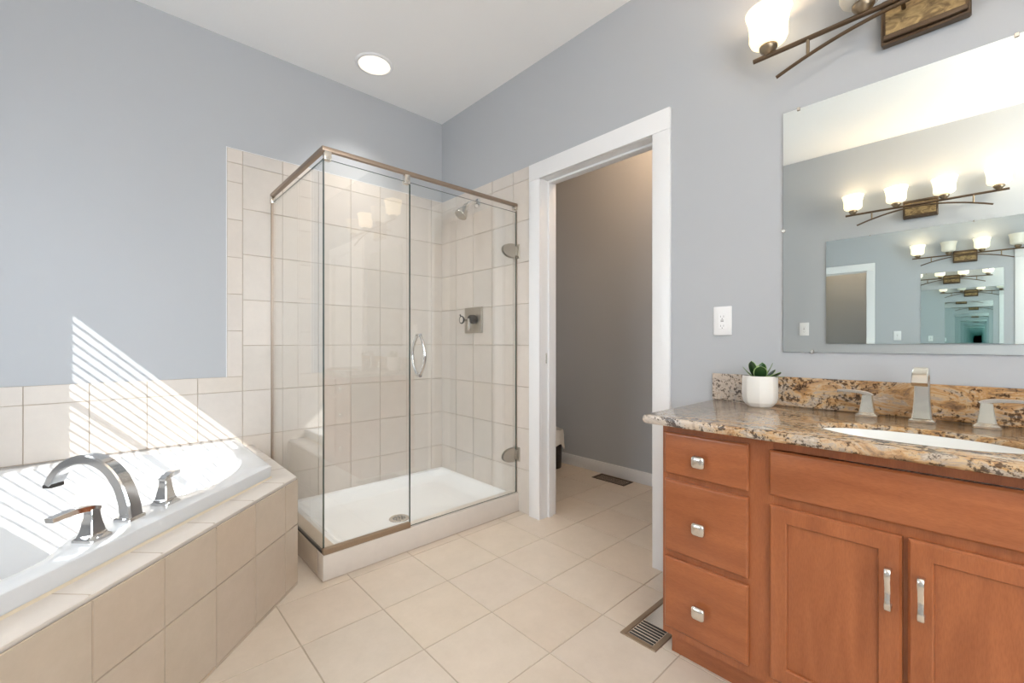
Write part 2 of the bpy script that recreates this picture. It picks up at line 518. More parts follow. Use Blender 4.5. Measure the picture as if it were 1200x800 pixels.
# doorway casing with jambs and stop
def doorway(idx, y0, y1, dist_door=False):
    t = bpy.data.objects.new('door_%d' % idx, None); link(t); t.location = (0, (y0+y1)/2, 0); ORG[t.name] = Vector(t.location); struct(t)
    cw = 0.087; ct = 0.018; zh = 2.03
    bm = B()
    oy0, oy1 = y0-cw, y1+cw
    for (p, q) in (((-ct, 0), 0), ((0.115, 0.115+ct), 1)):
        for a, b, c, d in ((oy0, y0, 0, zh), (y1, oy1, 0, zh)):
            box(bm, p[0], p[1], a, b, c, d+0.0, 0.003, 2)
        box(bm, p[0], p[1], oy0, oy1, zh+0.0005, zh+cw+0.012, 0.003, 2)
    obj('casing', bm, M['trim'], t, smooth=30)
    bm = B()
    for a, b in ((y0-0.016, y0), (y1, y1+0.016)):
        box(bm, 0.0, 0.115, a, b, 0, zh)
    box(bm, 0.0, 0.115, y0-0.016, y1+0.016, zh, zh+0.016)
    obj('jamb', bm, M['trim'], t, smooth=None)
    bm = B()
    box(bm, 0.055, 0.092, y0, y0+0.012, 0, zh-0.012, 0.002, 1); box(bm, 0.055, 0.092, y1-0.012, y1, 0, zh-0.012, 0.002, 1)
    box(bm, 0.055, 0.092, y0, y1, zh-0.012, zh, 0.002, 1)
    obj('door_stop', bm, M['trim'], t, smooth=None)
    if dist_door:
        bm = B(); box(bm, 0.02, 0.054, y0+0.003, y1-0.003, 0.008, zh-0.003, 0.002, 1)
        for zz0, zz1 in ((0.20, 0.95), (1.08, 1.90)):
            box(bm, 0.014, 0.022, y0+0.12, y1-0.12, zz0, zz1, 0.006, 2)
        obj('door_leaf', bm, M['trim'], t, smooth=30)
    else:
        bm = B(); box(bm, 0.040, 0.052, y1-0.0015, y1+0.002, 0.93, 0.99, 0.001, 1)
        obj('strike_plate', bm, M['nickel'], t, smooth=None)
    return t
doorway(1, *DO)
doorway(2, *D2, dist_door=True)

# window over the tub: frame, sashes, panes
def window(idx, axis, at, r0, r1, z0, z1, rails, depth=0.13):
    t = bpy.data.objects.new('window_%d' % idx, None); link(t)
    loc = Vector((at, (r0+r1)/2, z0)) if axis == 'x' else Vector(((r0+r1)/2, at, z0))
    t.location = loc; ORG[t.name] = loc; struct(t)
    def bx(bm, d0, d1, a, b, c, d, bev=0.0):
        if axis == 'x': box(bm, at-d1, at-d0, a, b, c, d, bev, 1)
        else: box(bm, a, b, at-d1, at-d0, c, d, bev, 1)
    f = 0.03
    bm = B()
    for a, b, c, d in ((r0, r0+f, z0, z1), (r1-f, r1, z0, z1), (r0+f, r1-f, z0, z0+f), (r0+f, r1-f, z1-f, z1)):
        bx(bm, 0.075, 0.125, a, b, c, d, 0.002)
    for zc, w in rails:
        bx(bm, 0.088, 0.112, r0+f, r1-f, zc-w/2, zc+w/2, 0.002)
    fr = obj('window_frame', bm, M['trim'], t, smooth=None)
    bm = B(); bx(bm, 0.098, 0.102, r0+f, r1-f, z0+f, z1-f)
    obj('pane', bm, M['pane'], t, smooth=None)
    bm = B(); bx(bm, -0.02, 0.075, r0-0.0, r1+0.0, z0-0.0, z0+0.012, 0.002)
    obj('window_sill', bm, M['trim'], t, smooth=None)
    return t
window(1, 'x', -W, *WIN1, [(1.735, 0.020)])
window(2, 'y', YR, *FILL_WIN, [(1.55, 0.05)])  # unseen rear window, added to let in fill daylight

# wall tiles, built into the walls
LX = -1.411
xs = [-1.336+0.206*k for k in range(7)]+[0.0]
zs = [0.012, 0.27, 0.525, 0.782, 1.039, 1.296, 1.553, 1.81, 2.056, 2.135]
bm = B()
rr = rects(xs, zs)
rr += rects([LX, -1.336], [0.865, 1.12, 1.325, 1.53, 1.74, 1.949, 2.056, 2.135])
xl = [-W]+[-1.336-0.206*k for k in range(7, 0, -1)]+[-1.336]
rr += rects(xl, [0.475, 0.525, 0.782, 0.865])
rr += rects([-1.336, -1.2], [0.012, 0.013])
tiles(bm, (0, -0.0006, 0), (1, 0, 0), (0, 0, 1), rr)
o = struct(obj('trim_1', bm, [M['tile'], M['grout']], recalc=False, smooth=None))
bm = B()
ysr = [0, 0.192, 0.399, 0.606, 0.813, 0.966]
tiles(bm, (-0.0006, -0.0055, 0), (0, -1, 0), (0, 0, 1), rects(ysr, [0.0]+zs[1:]))
struct(obj('trim_2', bm, [M['tile'], M['grout']], recalc=False, smooth=None))
# thin white bullnose at the tile edges on the back wall
bm = B()
box(bm, LX-0.003, LX, -0.0055, 0, 0.865, 2.135); box(bm, LX-0.003, -0.0001, -0.0055, 0, 2.135, 2.138)
struct(obj('trim_3', bm, M['trim'], smooth=None))

# ================================================================== SHOWER BASE
GX, GY = -1.186, -0.850         # planes of the side and front glass
sb = thing('shower_tray', 'white acrylic shower tray with a tiled curb along front and side', 'shower tray', (-0.6, -0.43, 0))
A = rrect(-1.115, -0.006, -0.790, -0.006, 0.03)
pan_c = (-0.58, -0.40)
Aan = angles_for(pan_c, [A], 64)
inner = rrect(-1.115+0.035, -0.006-0.035, -0.790+0.02, -0.006-0.035, 0.07)
deep = rrect(-1.115+0.085, -0.006-0.085, -0.790+0.045, -0.006-0.085, 0.08)
bm = B()
loft(bm, [ring_at(pan_c, A, Aan, 0.0), ring_at(pan_c, A, Aan, 0.094), ring_at(pan_c, A, Aan, 0.099, 1, -0.004), ring_at(pan_c, inner, Aan, 0.097), ring_at(pan_c, inner, Aan, 0.085, 1, -0.01),
          ring_at(pan_c, deep, Aan, 0.046), ring_at(pan_c, deep, Aan, 0.040, 0.9), ring_at(pan_c, deep, Aan, 0.034, 0.2)], True, True)
pan = obj('pan', bm, M['pan'], sb, smooth=50)
bm = B()
lathe(bm, [(0.0, 0.036), (0.040, 0.040), (0.055, 0.0405), (0.058, 0.037), (0.058, 0.030)], (-0.655, -0.545, 0.0), 28)
for r in (0.018, 0.032):
    for k in range(6 if r < 0.02 else 10):
        a = 2*PI*k/(6 if r < 0.02 else 10)
        x, y = -0.655+r*math.cos(a), -0.545+r*math.sin(a)
        box(bm, x-0.004, x+0.004, y-0.004, y+0.004, 0.039, 0.0418, mi=1)
obj('drain', bm, [M['nickel'], M['slot']], pan)
# curb: L shaped, tiled
CX0, CX1, CY0, CY1, CZ = -1.196, -1.116, -0.868, -0.791, 0.115
bm = B()
box(bm, CX0, -0.006, CY0, CY1, 0.0, CZ, 0.004, 2)
obj('front_curb', bm, M['tile'], sb, smooth=40).data.attributes.new('tone', 'FLOAT_COLOR', 'POINT')
bm = B()
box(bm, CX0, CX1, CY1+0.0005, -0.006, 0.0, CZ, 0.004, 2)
obj('side_curb', bm, M['tanshadetile'], sb, smooth=40).data.attributes.new('tone', 'FLOAT_COLOR', 'POINT')
for c in sb.children:
    at = c.data.attributes.get('tone')
    if at:
        for d in at.data: d.color = (1, 1, 1, 1)
bm = B(); box(bm, CX0, -0.006, CY0-0.003, CY0+0.004, 0.0, 0.005); box(bm, CX0-0.003, CX0+0.004, CY0, -0.006, 0.0, 0.005)
obj('base_joint', bm, M['grout'], sb, smooth=None)

# ================================================================== SHOWER ENCLOSURE
ZT = 1.872
SPL = -0.760
en = thing('shower_enclosure', 'frameless glass shower enclosure with a header rail and hinged door', 'shower enclosure', (-0.6, GY, CZ))
def pane(name, x0, x1, y0, y1, z0, z1, axis):
    bm = B(); box(bm, x0, x1, y0, y1, z0, z1)
    bm.normal_update()
    for f in bm.faces:
        n = f.normal
        f.material_index = 0 if abs(n[axis]) > 0.9 else 1
    return obj(name, bm, [M['glass'], M['glassedge']], en, smooth=None)
sp = pane('side_panel', GX-0.004, GX+0.004, GY+0.005, -0.008, CZ+0.002, ZT, 0)
fp = pane('fixed_panel', GX-0.004, SPL-0.002, GY-0.004, GY+0.004, CZ+0.002, ZT, 1)
dp = pane('glass_door', SPL+0.002, -0.016, GY-0.004, GY+0.004, CZ+0.004, ZT, 1)
bm = B(); box(bm, GX-0.011, -0.008, GY-0.011, GY+0.011, 1.906, 1.926, 0.003, 2)
box(bm, GX-0.011, GX+0.011, GY+0.0115, -0.008, 1.906, 1.926, 0.003, 2)
hr = obj('header_rail', bm, M['warmnickel'], en, smooth=35)
for q in ((GX-0.002, GX+0.030, GY-0.014, GY+0.014, 1.866, 1.9055), (SPL-0.034, SPL-0.004, GY-0.014, GY+0.014, 1.858, 1.9055), (GX-0.012, GX+0.012, -0.036, -0.009, 1.866, 1.9055), (-0.036, -0.009, GY-0.012, GY+0.012, 1.885, 1.9055)):
    bm = B(); box(bm, *q, 0.003, 2)
    obj('rail_bracket', bm, M['nickel'], en, smooth=35)
bm = B(); box(bm, GX-0.007, SPL-0.002, GY-0.016, GY+0.010, CZ+0.0005, CZ+0.026, 0.002, 1)
obj('bottom_channel', bm, M['tan'], en, smooth=35)
bm = B(); box(bm, GX-0.007, GX+0.007, GY+0.012, -0.009, CZ+0.0005, CZ+0.010, 0.002, 1)
obj('side_channel', bm, M['darkmetal'], en, smooth=35)
# wall channels where the panels meet the tiled walls
bm = B(); box(bm, GX-0.007, GX+0.007, -0.018, -0.0062, 0.48, 1.9, 0.001, 1); box(bm, GX-0.007, GX+0.007, -0.018, -0.0062, CZ+0.011, 0.4799, 0.001, 1)
obj('wall_channel', bm, M['warmnickel'], en, smooth=None)
bm = B(); box(bm, -0.0155, -0.0105, GY-0.005, GY+0.005, CZ+0.004, 1.88)
obj('door_seal', bm, M['warmnickel'], dp, smooth=None)
# hinges
for zc in (1.626, 0.356):
    bm = B()
    prof = []
    for i in range(17):
        a = PI/2+PI*i/16
        prof.append((-0.050+0.078*math.cos(a)*1.0, 0.043*math.sin(a)))
    for y0 in (GY-0.011, GY+0.0045):
        pts = [(-0.030, 0.043)]+prof[0:]+[(-0.030, -0.043)]
        r0 = [Vector((x, y0, zc+z)) for x, z in pts]; r1 = [Vector((x, y0+0.0065, zc+z)) for x, z in pts]
        loft(bm, [r0, r1])
    box(bm, -0.030, -0.0065, GY-0.016, GY+0.016, zc-0.030, zc+0.030, 0.003, 2)
    box(bm, -0.0125, -0.006, GY-0.030, GY+0.030, zc-0.044, zc+0.044, 0.002, 1)
    obj('hinge', bm, M['satin'], dp, smooth=35)
# back-to-back bow handle
bm = B()
hx, z0, z1 = -0.708, 0.882, 1.096
for s in (-1, 1):
    pts = []
    for i in range(21):
        t = i/20
        pts.append((hx, GY+s*(0.004+0.058*math.sin(PI*t)**0.75), z0+(z1-z0)*t))
    tube(bm, pts, 0.0075, 12)
for zz in (z0+0.004, z1-0.004):
    tube(bm, [(hx, GY-0.018, zz), (hx, GY+0.018, zz)], 0.010, 14)
obj('door_handle', bm, M['chrome'], dp, smooth=50)

# ================================================================== SHOWER HEAD AND VALVE
sh = thing('wall_shower', 'chrome shower head on a short arm high on the tiled wall', 'shower head', (-0.0055, -0.452, 2.025))
bm = B(); lathe(bm, [(0.0, 0.012), (0.020, 0.011), (0.032, 0.004), (0.033, 0.0)], (-0.0055, -0.452, 2.025), 28, Matrix.Rotation(-PI/2, 3, 'Y'))
obj('flange', bm, M['chrome'], sh)
bm = B(); tube(bm, catmull([(-0.006, -0.452, 2.025), (-0.05, -0.452, 2.024), (-0.085, -0.452, 2.008), (-0.105, -0.452, 1.988)], 6, False), 0.0105, 14)
obj('arm', bm, M['chrome'], sh, smooth=60)
hd = Matrix.Rotation(math.radians(180+32), 3, 'Y')
bm = B(); lathe(bm, [(0.0, -0.008), (0.013, -0.006), (0.016, 0.004), (0.014, 0.014), (0.020, 0.026), (0.034, 0.060), (0.043, 0.085), (0.045, 0.094), (0.042, 0.098), (0.0, 0.0985)], (-0.100, -0.452, 1.993), 28, hd)
hh = obj('spray_head', bm, M['nickel'], sh, smooth=50)
bm = B(); lathe(bm, [(0.0, 0.1010), (0.034, 0.1005), (0.037, 0.0987), (0.037, 0.097)], (-0.100, -0.452, 1.993), 28, hd)
obj('spray_face', bm, M['satin'], hh)

va = thing('shower_valve', 'square nickel shower valve plate with a knob and lever', 'shower valve', (-0.0055, -0.41, 1.21))
vy, vz = -0.412, 1.212
bm = B(); box(bm, -0.017, -0.006, vy-0.098, vy+0.098, vz-0.090, vz+0.090, 0.005, 3)
box(bm, -0.022, -0.015, vy-0.098, vy-0.085, vz-0.090, vz+0.090, 0.003, 2)
obj('plate', bm, M['satin'], va)
RX = Matrix.Rotation(-PI/2, 3, 'Y')
bm = B(); lathe(bm, [(0.030, 0.0), (0.032, 0.010), (0.030, 0.040), (0.026, 0.046), (0.0, 0.047)], (-0.015, vy-0.020, vz+0.005), 28, RX)
kb = obj('knob', bm, M['darkmetal'], va)
bm = B(); box(bm, -0.075, -0.055, vy-0.030, vy-0.012, vz-0.075, vz+0.010, 0.004, 2)
obj('lever', bm, M['chrome'], kb)
bm = B(); tube(bm, [(-0.016, vy+0.045, vz+0.002), (-0.070, vy+0.045, vz+0.002)], 0.010, 16); lathe(bm, [(0.0, 0.0), (0.018, 0.0), (0.024, 0.004), (0.024, 0.016), (0.016, 0.020), (0.0, 0.020)], (-0.066, vy+0.045, vz+0.002), 28, RX)
d2 = obj('diverter', bm, M['chrome'], va)
bm = B()
tube(bm, [(-0.080, vy+0.045+0.024*math.cos(a), vz+0.002+0.024*math.sin(a)) for a in [2*PI*i/32 for i in range(32)]], 0.0045, 8, closed=True)
tube(bm, [(-0.078, vy+0.060, vz+0.030), (-0.078, vy+0.066, vz+0.040)], 0.005, 8)
obj('diverter_ring', bm, M['blackrubber'], d2, smooth=60)

# ================================================================== TUB SURROUND
S2 = 2**-0.5
TC = -2.92          # the tub is symmetrical about x + y = TC
def mir(p): return (TC-p[1], TC-p[0])
XW = -W+0.006
dk = [(-1.285, -0.0062), (-1.285, -0.800)]
dk = [dk[0], dk[1], mir(dk[1]), (XW, mir(dk[1])[1]), (XW, -0.0062)]
rim = [(-1.372, -0.0066), (-1.372, -0.752)]
rim = [rim[0], rim[1], mir(rim[1]), (XW+0.0005, mir(rim[1])[1]), (XW+0.0005, -0.0066)]
cen = (-2.10, -0.66)
ts = thing('tub_surround', 'cream tiled corner tub surround with a diagonal front', 'tub surround', (-2.0, -0.8, 0))
DZ = 0.472
An = angles_for(cen, [dk, rim], 64)
bm = B()
inn = [(cen[0]+(x-cen[0])*0.93, cen[1]+(y-cen[1])*0.93) for x, y in rim]
loft(bm, [ring_at(cen, inn, An, DZ-0.02), ring_at(cen, inn, An, DZ), ring_at(cen, dk, An, DZ, 1, -0.006), ring_at(cen, dk, An, DZ-0.003), ring_at(cen, dk, An, DZ-0.012), ring_at(cen, dk, An, DZ-0.02, 1, -0.004)], False, False)
bm2 = bm
lay = bm.loops.layers.color.new('tone')
for f in bm.faces:
    for lp in f.loops: lp[lay] = (1, 1, 1, 1)
nf0 = len(bm.faces)
# grout lines in the deck tiles along the diagonal
for k in range(6):
    d = 0.095+0.199*k
    p = Vector((-1.285-d*S2, -0.80-d*S2, 0)); q = p+Vector((-S2, S2, 0))*0.092
    for tt in (0,):
        r = [(p+Vector((-S2, -S2, 0))*0.0014), (p+Vector((S2, S2, 0))*0.0014), (q+Vector((S2, S2, 0))*0.0014), (q+Vector((-S2, -S2, 0))*0.0014)]
        loft(bm, [[Vector((v.x, v.y, DZ-0.001)) for v in r], [Vector((v.x, v.y, DZ+0.0004)) for v in r]])
for k in range(3):
    y = -0.22-0.206*k
    box(bm, -1.365, -1.2855, y-0.0014, y+0.0014, DZ-0.001, DZ+0.0004)
bm.faces.ensure_lookup_table()
for f in bm.faces[nf0:]:
    f.material_index = 1
obj('deck', bm, [M['tile'], M['grout']], ts, smooth=40)
# apron on the diagonal, and the returns on either side
AZ = [0.0, 0.012, 0.265, DZ-0.013]
Ld = math.hypot(dk[1][0]-dk[2][0], dk[1][1]-dk[2][1])
us = [0.0, 0.095]
while us[-1]+0.199 < Ld: us.append(us[-1]+0.199)
us.append(Ld)
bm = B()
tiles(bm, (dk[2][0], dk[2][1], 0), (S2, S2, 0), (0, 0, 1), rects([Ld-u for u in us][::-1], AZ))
obj('apron', bm, [M['tanshadetile'], M['floorgrout']], ts, recalc=False, smooth=None)
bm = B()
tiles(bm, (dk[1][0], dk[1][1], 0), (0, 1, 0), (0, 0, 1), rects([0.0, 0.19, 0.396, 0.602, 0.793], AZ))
obj('side_apron', bm, [M['tanshadetile'], M['floorgrout']], ts, recalc=False, smooth=None)
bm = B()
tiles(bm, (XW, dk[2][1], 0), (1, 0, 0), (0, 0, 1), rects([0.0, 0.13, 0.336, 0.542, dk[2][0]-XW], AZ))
obj('side_apron', bm, [M['tanshadetile'], M['floorgrout']], ts, recalc=False, smooth=None)

# ================================================================== TUB
tb = thing('bathtub', 'white acrylic corner bathtub set in the tiled surround', 'bathtub', (-2.0, -0.8, DZ))
half = [(0.0, .592), (.10, .590), (.175, .556), (.26, .518), (.38, .520), (.53, .563), (.645, .63), (.707, .70), (.765, .745), (.840, .835), (.845, .93), (.78, 1.054), (.55, 1.310), (.25, 1.50), (0.0, 1.53)]
t0 = TC*S2
def tn(t, n): return ((t-n)*S2, (t+n)*S2)
loop = [tn(t0+t, n) for t, n in half]+[tn(t0-t, n) for t, n in half[-2:0:-1]]
bas = [(p.x, p.y) for p in (Vector((q.x, q.y)) for q in catmull([(x, y, 0) for x, y in loop], 6))]
bc = tn(t0, 0.98)
An = angles_for(bc, [rim], 128)
RZ = 0.525
bm = B()
rings = [ring_at(bc, rim, An, DZ+0.004, 1, -0.006), ring_at(bc, rim, An, RZ-0.007), ring_at(bc, rim, An, RZ-0.002, 1, -0.002), ring_at(bc, rim, An, RZ, 1, -0.007),
         ring_at(bc, bas, An, RZ, 1, 0.012), ring_at(bc, bas, An, RZ-0.003, 1, 0.003), ring_at(bc, bas, An, RZ-0.012, 1, -0.004),
         ring_at(bc, bas, An, 0.44, 0.94), ring_at(bc, bas, An, 0.33, 0.87), ring_at(bc, bas, An, 0.22, 0.78), ring_at(bc, bas, An, 0.15, 0.70), ring_at(bc, bas, An, 0.125, 0.62), ring_at(bc, bas, An, 0.118, 0.30)]
loft(bm, rings, False, True)
tub = obj('tub_shell', bm, M['acrylic'], tb, smooth=33)
bm = B()
lathe(bm, [(0.0, 0.006), (0.026, 0.005), (0.032, 0.0)], (bc[0], bc[1], 0.119), 24)
obj('tub_drain', bm, M['chrome'], tb)
# caulk line below the rim
bm = B()
loft(bm, [ring_at(bc, rim, An, DZ+0.0002, 1, 0.004), ring_at(bc, rim, An, DZ+0.006, 1, -0.004)], False, False)
obj('caulk_bead', bm, M['caulk'], tb, smooth=40)

# ================================================================== TUB FAUCET
fa = thing('tub_faucet', 'polished nickel arched tub filler with two lever handles on the tub rim', 'faucet', (-1.838, -1.093, RZ))
n_in = Vector((-S2, S2, 0)); n_al = Vector((S2, S2, 0))
base = Vector((-1.838, -1.088, RZ))
bm = B()
frustum(bm, base, 0.058, 0.052, [(1.0, 0.0), (1.0, 0.006), (0.88, 0.010)], rot=math.radians(45))
arc = [(-0.004, 0.008), (0.002, 0.05), (0.020, 0.100), (0.052, 0.145), (0.095, 0.173), (0.140, 0.180), (0.185, 0.166), (0.218, 0.138), (0.240, 0.104)]
pts = catmull([base+n_in*a+Vector((0, 0, z)) for a, z in arc], 5, False)
k = len(pts)-1
wd = [0.046-0.006*math.sin(PI*i/k*0.9) for i in range(k+1)]
th = [0.040-0.019*(i/k)**0.8 for i in range(k+1)]
ribbon(bm, pts, wd, th, n_al)
spt = obj('spout', bm, M['chrome'], fa, smooth=40)
bm = B()
tip = base+n_in*0.240+Vector((0, 0, 0.100))
Rt = Matrix.Rotation(math.radians(135), 4, 'Z')
box(bm, -0.014, 0.014, -0.020, 0.020, -0.007, 0.004, 0.002, 1, mtx=Matrix.Translation(tip) @ Rt)
obj('spout_outlet', bm, M['darkmetal'], spt, smooth=None)
for hb, sgn in ((Vector((-1.917, -1.196, RZ)), -1), (Vector((-1.748, -1.000, RZ)), 1)):
    bm = B()
    frustum(bm, hb, 0.060, 0.060, [(1.0, 0.0), (1.0, 0.006), (0.80, 0.010), (0.66, 0.022), (0.52, 0.045), (0.42, 0.066), (0.40, 0.078), (0.34, 0.082)], rot=math.radians(45))
    h_ = obj('handle', bm, M['chrome'], fa, smooth=40)
    bm = B()
    lv = [hb+n_al*(sgn*a)+n_in*b+Vector((0, 0, z)) for a, b, z in ((-0.012, 0, 0.076), (0.004, 0.002, 0.083), (0.030, 0.010, 0.087), (0.058, 0.020, 0.084), (0.082, 0.028, 0.080))]
    ribbon(bm, catmull(lv, 4, False), [0.025-0.003*i/16 for i in range(17)], [0.019-0.006*i/16 for i in range(17)], n_in)
    obj('lever', bm, M['chrome'], h_, smooth=40)

# ================================================================== WINDOW BLIND (its slats stripe the sunlight)
wb = thing('window_blind', 'white horizontal slat blind hung in the window over the tub', 'window blind', (-W-0.04, (WIN1[0]+WIN1[1])/2, WIN1[2]))
y0, y1 = WIN1[0]+0.004, WIN1[1]-0.004
bm = B(); box(bm, -W-0.062, -W-0.012, y0, y1, WIN1[3]-0.040, WIN1[3]-0.001, 0.002, 1)
obj('headrail', bm, M['trim'], wb, smooth=None)
bm = B()
zz = WIN1[3]-0.060; tilt = math.radians(38)
while zz > WIN1[2]+0.035:
    mtx = Matrix.Translation((-W-0.037, 0, zz)) @ Matrix.Rotation(tilt, 4, 'Y')
    box(bm, -0.025, 0.025, y0, y1, -0.0014, 0.0014, mtx=mtx)
    zz -= 0.0455
obj('slats', bm, M['trim'], wb, smooth=None)
bm = B(); box(bm, -W-0.060, -W-0.014, y0, y1, WIN1[2]+0.0125, WIN1[2]+0.026, 0.002, 1)
obj('bottom_rail', bm, M['trim'], wb, smooth=None)
for yy in (y0+0.12, y1-0.12):
    bm = B(); tube(bm, [(-W-0.0115, yy, WIN1[2]+0.02), (-W-0.0115, yy, WIN1[3]-0.03)], 0.0012, 6)
    obj('ladder_cord', bm, M['trim'], wb)

# ================================================================== VANITY CABINET
VX, VF = -0.530, -0.547          # face frame plane, front plane of doors and drawers
VY0, VY1 = -3.075, -2.112
vc = thing('vanity_cabinet', 'stained maple vanity cabinet with three drawers and two panelled doors', 'cabinet', (-0.27, -2.6, 0))
bm = B()
for ya, yb in ((VY1-0.012, VY1), (VY0, VY0+0.012)):
    v = [(VX, 0.098), (-0.4685, 0.098), (-0.4685, 0.0), (-0.001, 0.0), (-0.001, 0.790), (VX, 0.790)]
    loft(bm, [[Vector((x, ya, z)) for x, z in v], [Vector((x, yb, z)) for x, z in v]])
box(bm, -0.012, -0.001, VY0+0.012, VY1-0.012, 0.1, 0.66)
box(bm, VX+0.02, -0.012, VY0+0.012, VY1-0.012, 0.098, 0.112)
obj('carcass', bm, M['woodv'], vc, smooth=None)
# face frame: stiles and rails
bm = B()
box(bm, VX-0.001, VX+0.019, VY1-0.020, VY1+0.0002, 0.098, 0.790, 0.0015, 1)
box(bm, VX-0.001, VX+0.019, -2.440, -2.370, 0.098, 0.790, 0.0, 1)
box(bm, VX-0.001, VX+0.019, VY0-0.0002, VY0+0.045, 0.098, 0.790, 0.0015, 1)
for z0, z1, ya, yb in ((0.760, 0.790, VY0+0.045, VY1-0.020), (0.098, 0.135, VY0+0.045, VY1-0.020), (0.600, 0.645, VY0+0.045, -2.440), (0.608, 0.640, -2.370, VY1-0.020), (0.350, 0.392, -2.370, VY1-0.020)):
    box(bm, VX-0.0002, VX+0.018, ya, yb, z0, z1)
box(bm, VX+0.001, VX+0.018, -2.727, -2.695, 0.135, 0.600)
obj('face_frame', bm, M['woodv'], vc, smooth=30)
bm = B(); box(bm, -0.468, -0.455, VY0+0.001, VY1-0.0, 0.0, 0.0975)
obj('toe_kick', bm, M['woodh'], vc, smooth=None)
def front_slab(bm, ya, yb, za, zb):
    """slab drawer front with a small stepped edge profile"""
    rr_ = []
    for ins, x in ((0.0, VX-0.0015), (0.0, VF+0.006), (0.003, VF+0.003), (0.0045, VF+0.0012), (0.009, VF)):
        rr_.append([Vector((x, a, b)) for a, b in ((yb-ins, za+ins), (ya+ins, za+ins), (ya+ins, zb-ins), (yb-ins, zb-ins))])
    loft(bm, rr_)
for za, zb, zk in ((0.629, 0.764, 0.690), (0.378, 0.610, 0.485), (0.128, 0.357, 0.230)):
    bm = B(); front_slab(bm, -2.378, -2.124, za, zb)
    dw = obj('drawer', bm, M['woodh'], vc, smooth=20)
    bm = B()
    R_ = Matrix.Rotation(-PI/2, 3, 'Y')
    rings = []
    for s, d in ((0.40, 0.0), (0.36, 0.006), (0.42, 0.012), (0.92, 0.016), (1.0, 0.020), (0.98, 0.026), (0.82, 0.030), (0.45, 0.0325)):
        a = 0.0205*s; c = a*0.40
        rings.append([Vector((VF-d, -2.246+p, zk+q*0.95)) for p, q in ((-a+c, -a), (a-c, -a), (a-c*0.3, -a+c*0.3), (a, -a+c), (a, a-c), (a-c*0.3, a-c*0.3), (a-c, a), (-a+c, a), (-a+c*0.3, a-c*0.3), (-a, a-c), (-a, -a+c), (-a+c*0.3, -a+c*0.3))])
    loft(bm, rings)
    obj('knob', bm, M['nickel'], dw, smooth=45)
bm = B(); front_slab(bm, -2.995, -2.432, 0.634, 0.758)
obj('false_front', bm, M['woodh'], vc, smooth=20)
def door(ya, yb, za, zb):
    """recessed panel door"""
    bm = B(); st = 0.044
    rr_ = []
    for ins, x in ((0.0, VX-0.0015), (0.0, VF+0.006), (0.003, VF+0.003), (0.0045, VF+0.001), (0.008, VF), (st-0.004, VF), (st-0.001, VF+0.003), (st, VF+0.009)):
        rr_.append([Vector((x, a, b)) for a, b in ((yb-ins, za+ins), (ya+ins, za+ins), (ya+ins, zb-ins), (yb-ins, zb-ins))])
    loft(bm, rr_, True, False)
    d = obj('cabinet_door', bm, M['woodv'], vc, smooth=20)
    bm = B(); box(bm, VF+0.008, VF+0.012, ya+st-0.002, yb-st+0.002, za+st-0.002, zb-st+0.002)
    obj('door_panel', bm, M['woodv'], d, smooth=None)
    return d
for ya, yb, yh in ((-2.707, -2.433, -2.6845), (-2.991, -2.717, -2.7405)):
    d = door(ya, yb, 0.130, 0.608)
    bm = B()
    pts = catmull([(VF-0.001, yh, 0.528), (VF-0.022, yh, 0.533), (VF-0.028, yh, 0.520), (VF-0.026, yh, 0.500), (VF-0.022, yh, 0.484), (VF-0.025, yh, 0.466), (VF-0.027, yh, 0.452), (VF-0.021, yh, 0.440), (VF-0.001, yh, 0.446)], 4, False)
    k = len(pts)-1
    ribbon(bm, pts, [0.0135-0.003*math.sin(PI*i/k) for i in range(k+1)], [0.007]*(k+1), (0, 1, 0))
    obj('pull_handle', bm, M['nickel'], d, smooth=45)

# ================================================================== COUNTERTOP, SINK, FAUCET
CT0, CT1 = 0.7905, 0.8175
ct = thing('granite_countertop', 'golden and grey granite countertop with backsplash on the vanity', 'countertop', (-0.29, -2.6, CT0))
cp = rrect(-0.590, -0.001, -3.115, -2.066, 0.012, 4)
cp = [(min(x, -0.001), y) for x, y in cp]
sc_ = (-0.372, -2.722)
hole = [(sc_[0]+0.125*math.cos(2*PI*i/64), sc_[1]+0.215*math.sin(2*PI*i/64)) for i in range(64)]
An = angles_for(sc_, [cp], 96)
bm = B()
loft(bm, [ring_at(sc_, hole, An, CT0+0.013), ring_at(sc_, hole, An, CT1-0.002), ring_at(sc_, hole, An, CT1, 1, 0.002),
          ring_at(sc_, cp, An, CT1, 1, -0.009), ring_at(sc_, cp, An, CT1-0.003, 1, -0.003), ring_at(sc_, cp, An, CT1-0.010), ring_at(sc_, cp, An, CT0+0.008), ring_at(sc_, cp, An, CT0+0.002, 1, -0.004), ring_at(sc_, cp, An, CT0, 1, -0.009),
          ring_at(sc_, hole, An, CT0, 1, 0.012), ring_at(sc_, hole, An, CT0+0.013)], False, False)
obj('slab', bm, M['granite'], ct, smooth=40)
bm = B(); box(bm, -0.021, -0.001, -3.114, -2.063, CT1+0.0003, 0.9265, 0.002, 1)
obj('backsplash', bm, M['granite'], ct, smooth=30)

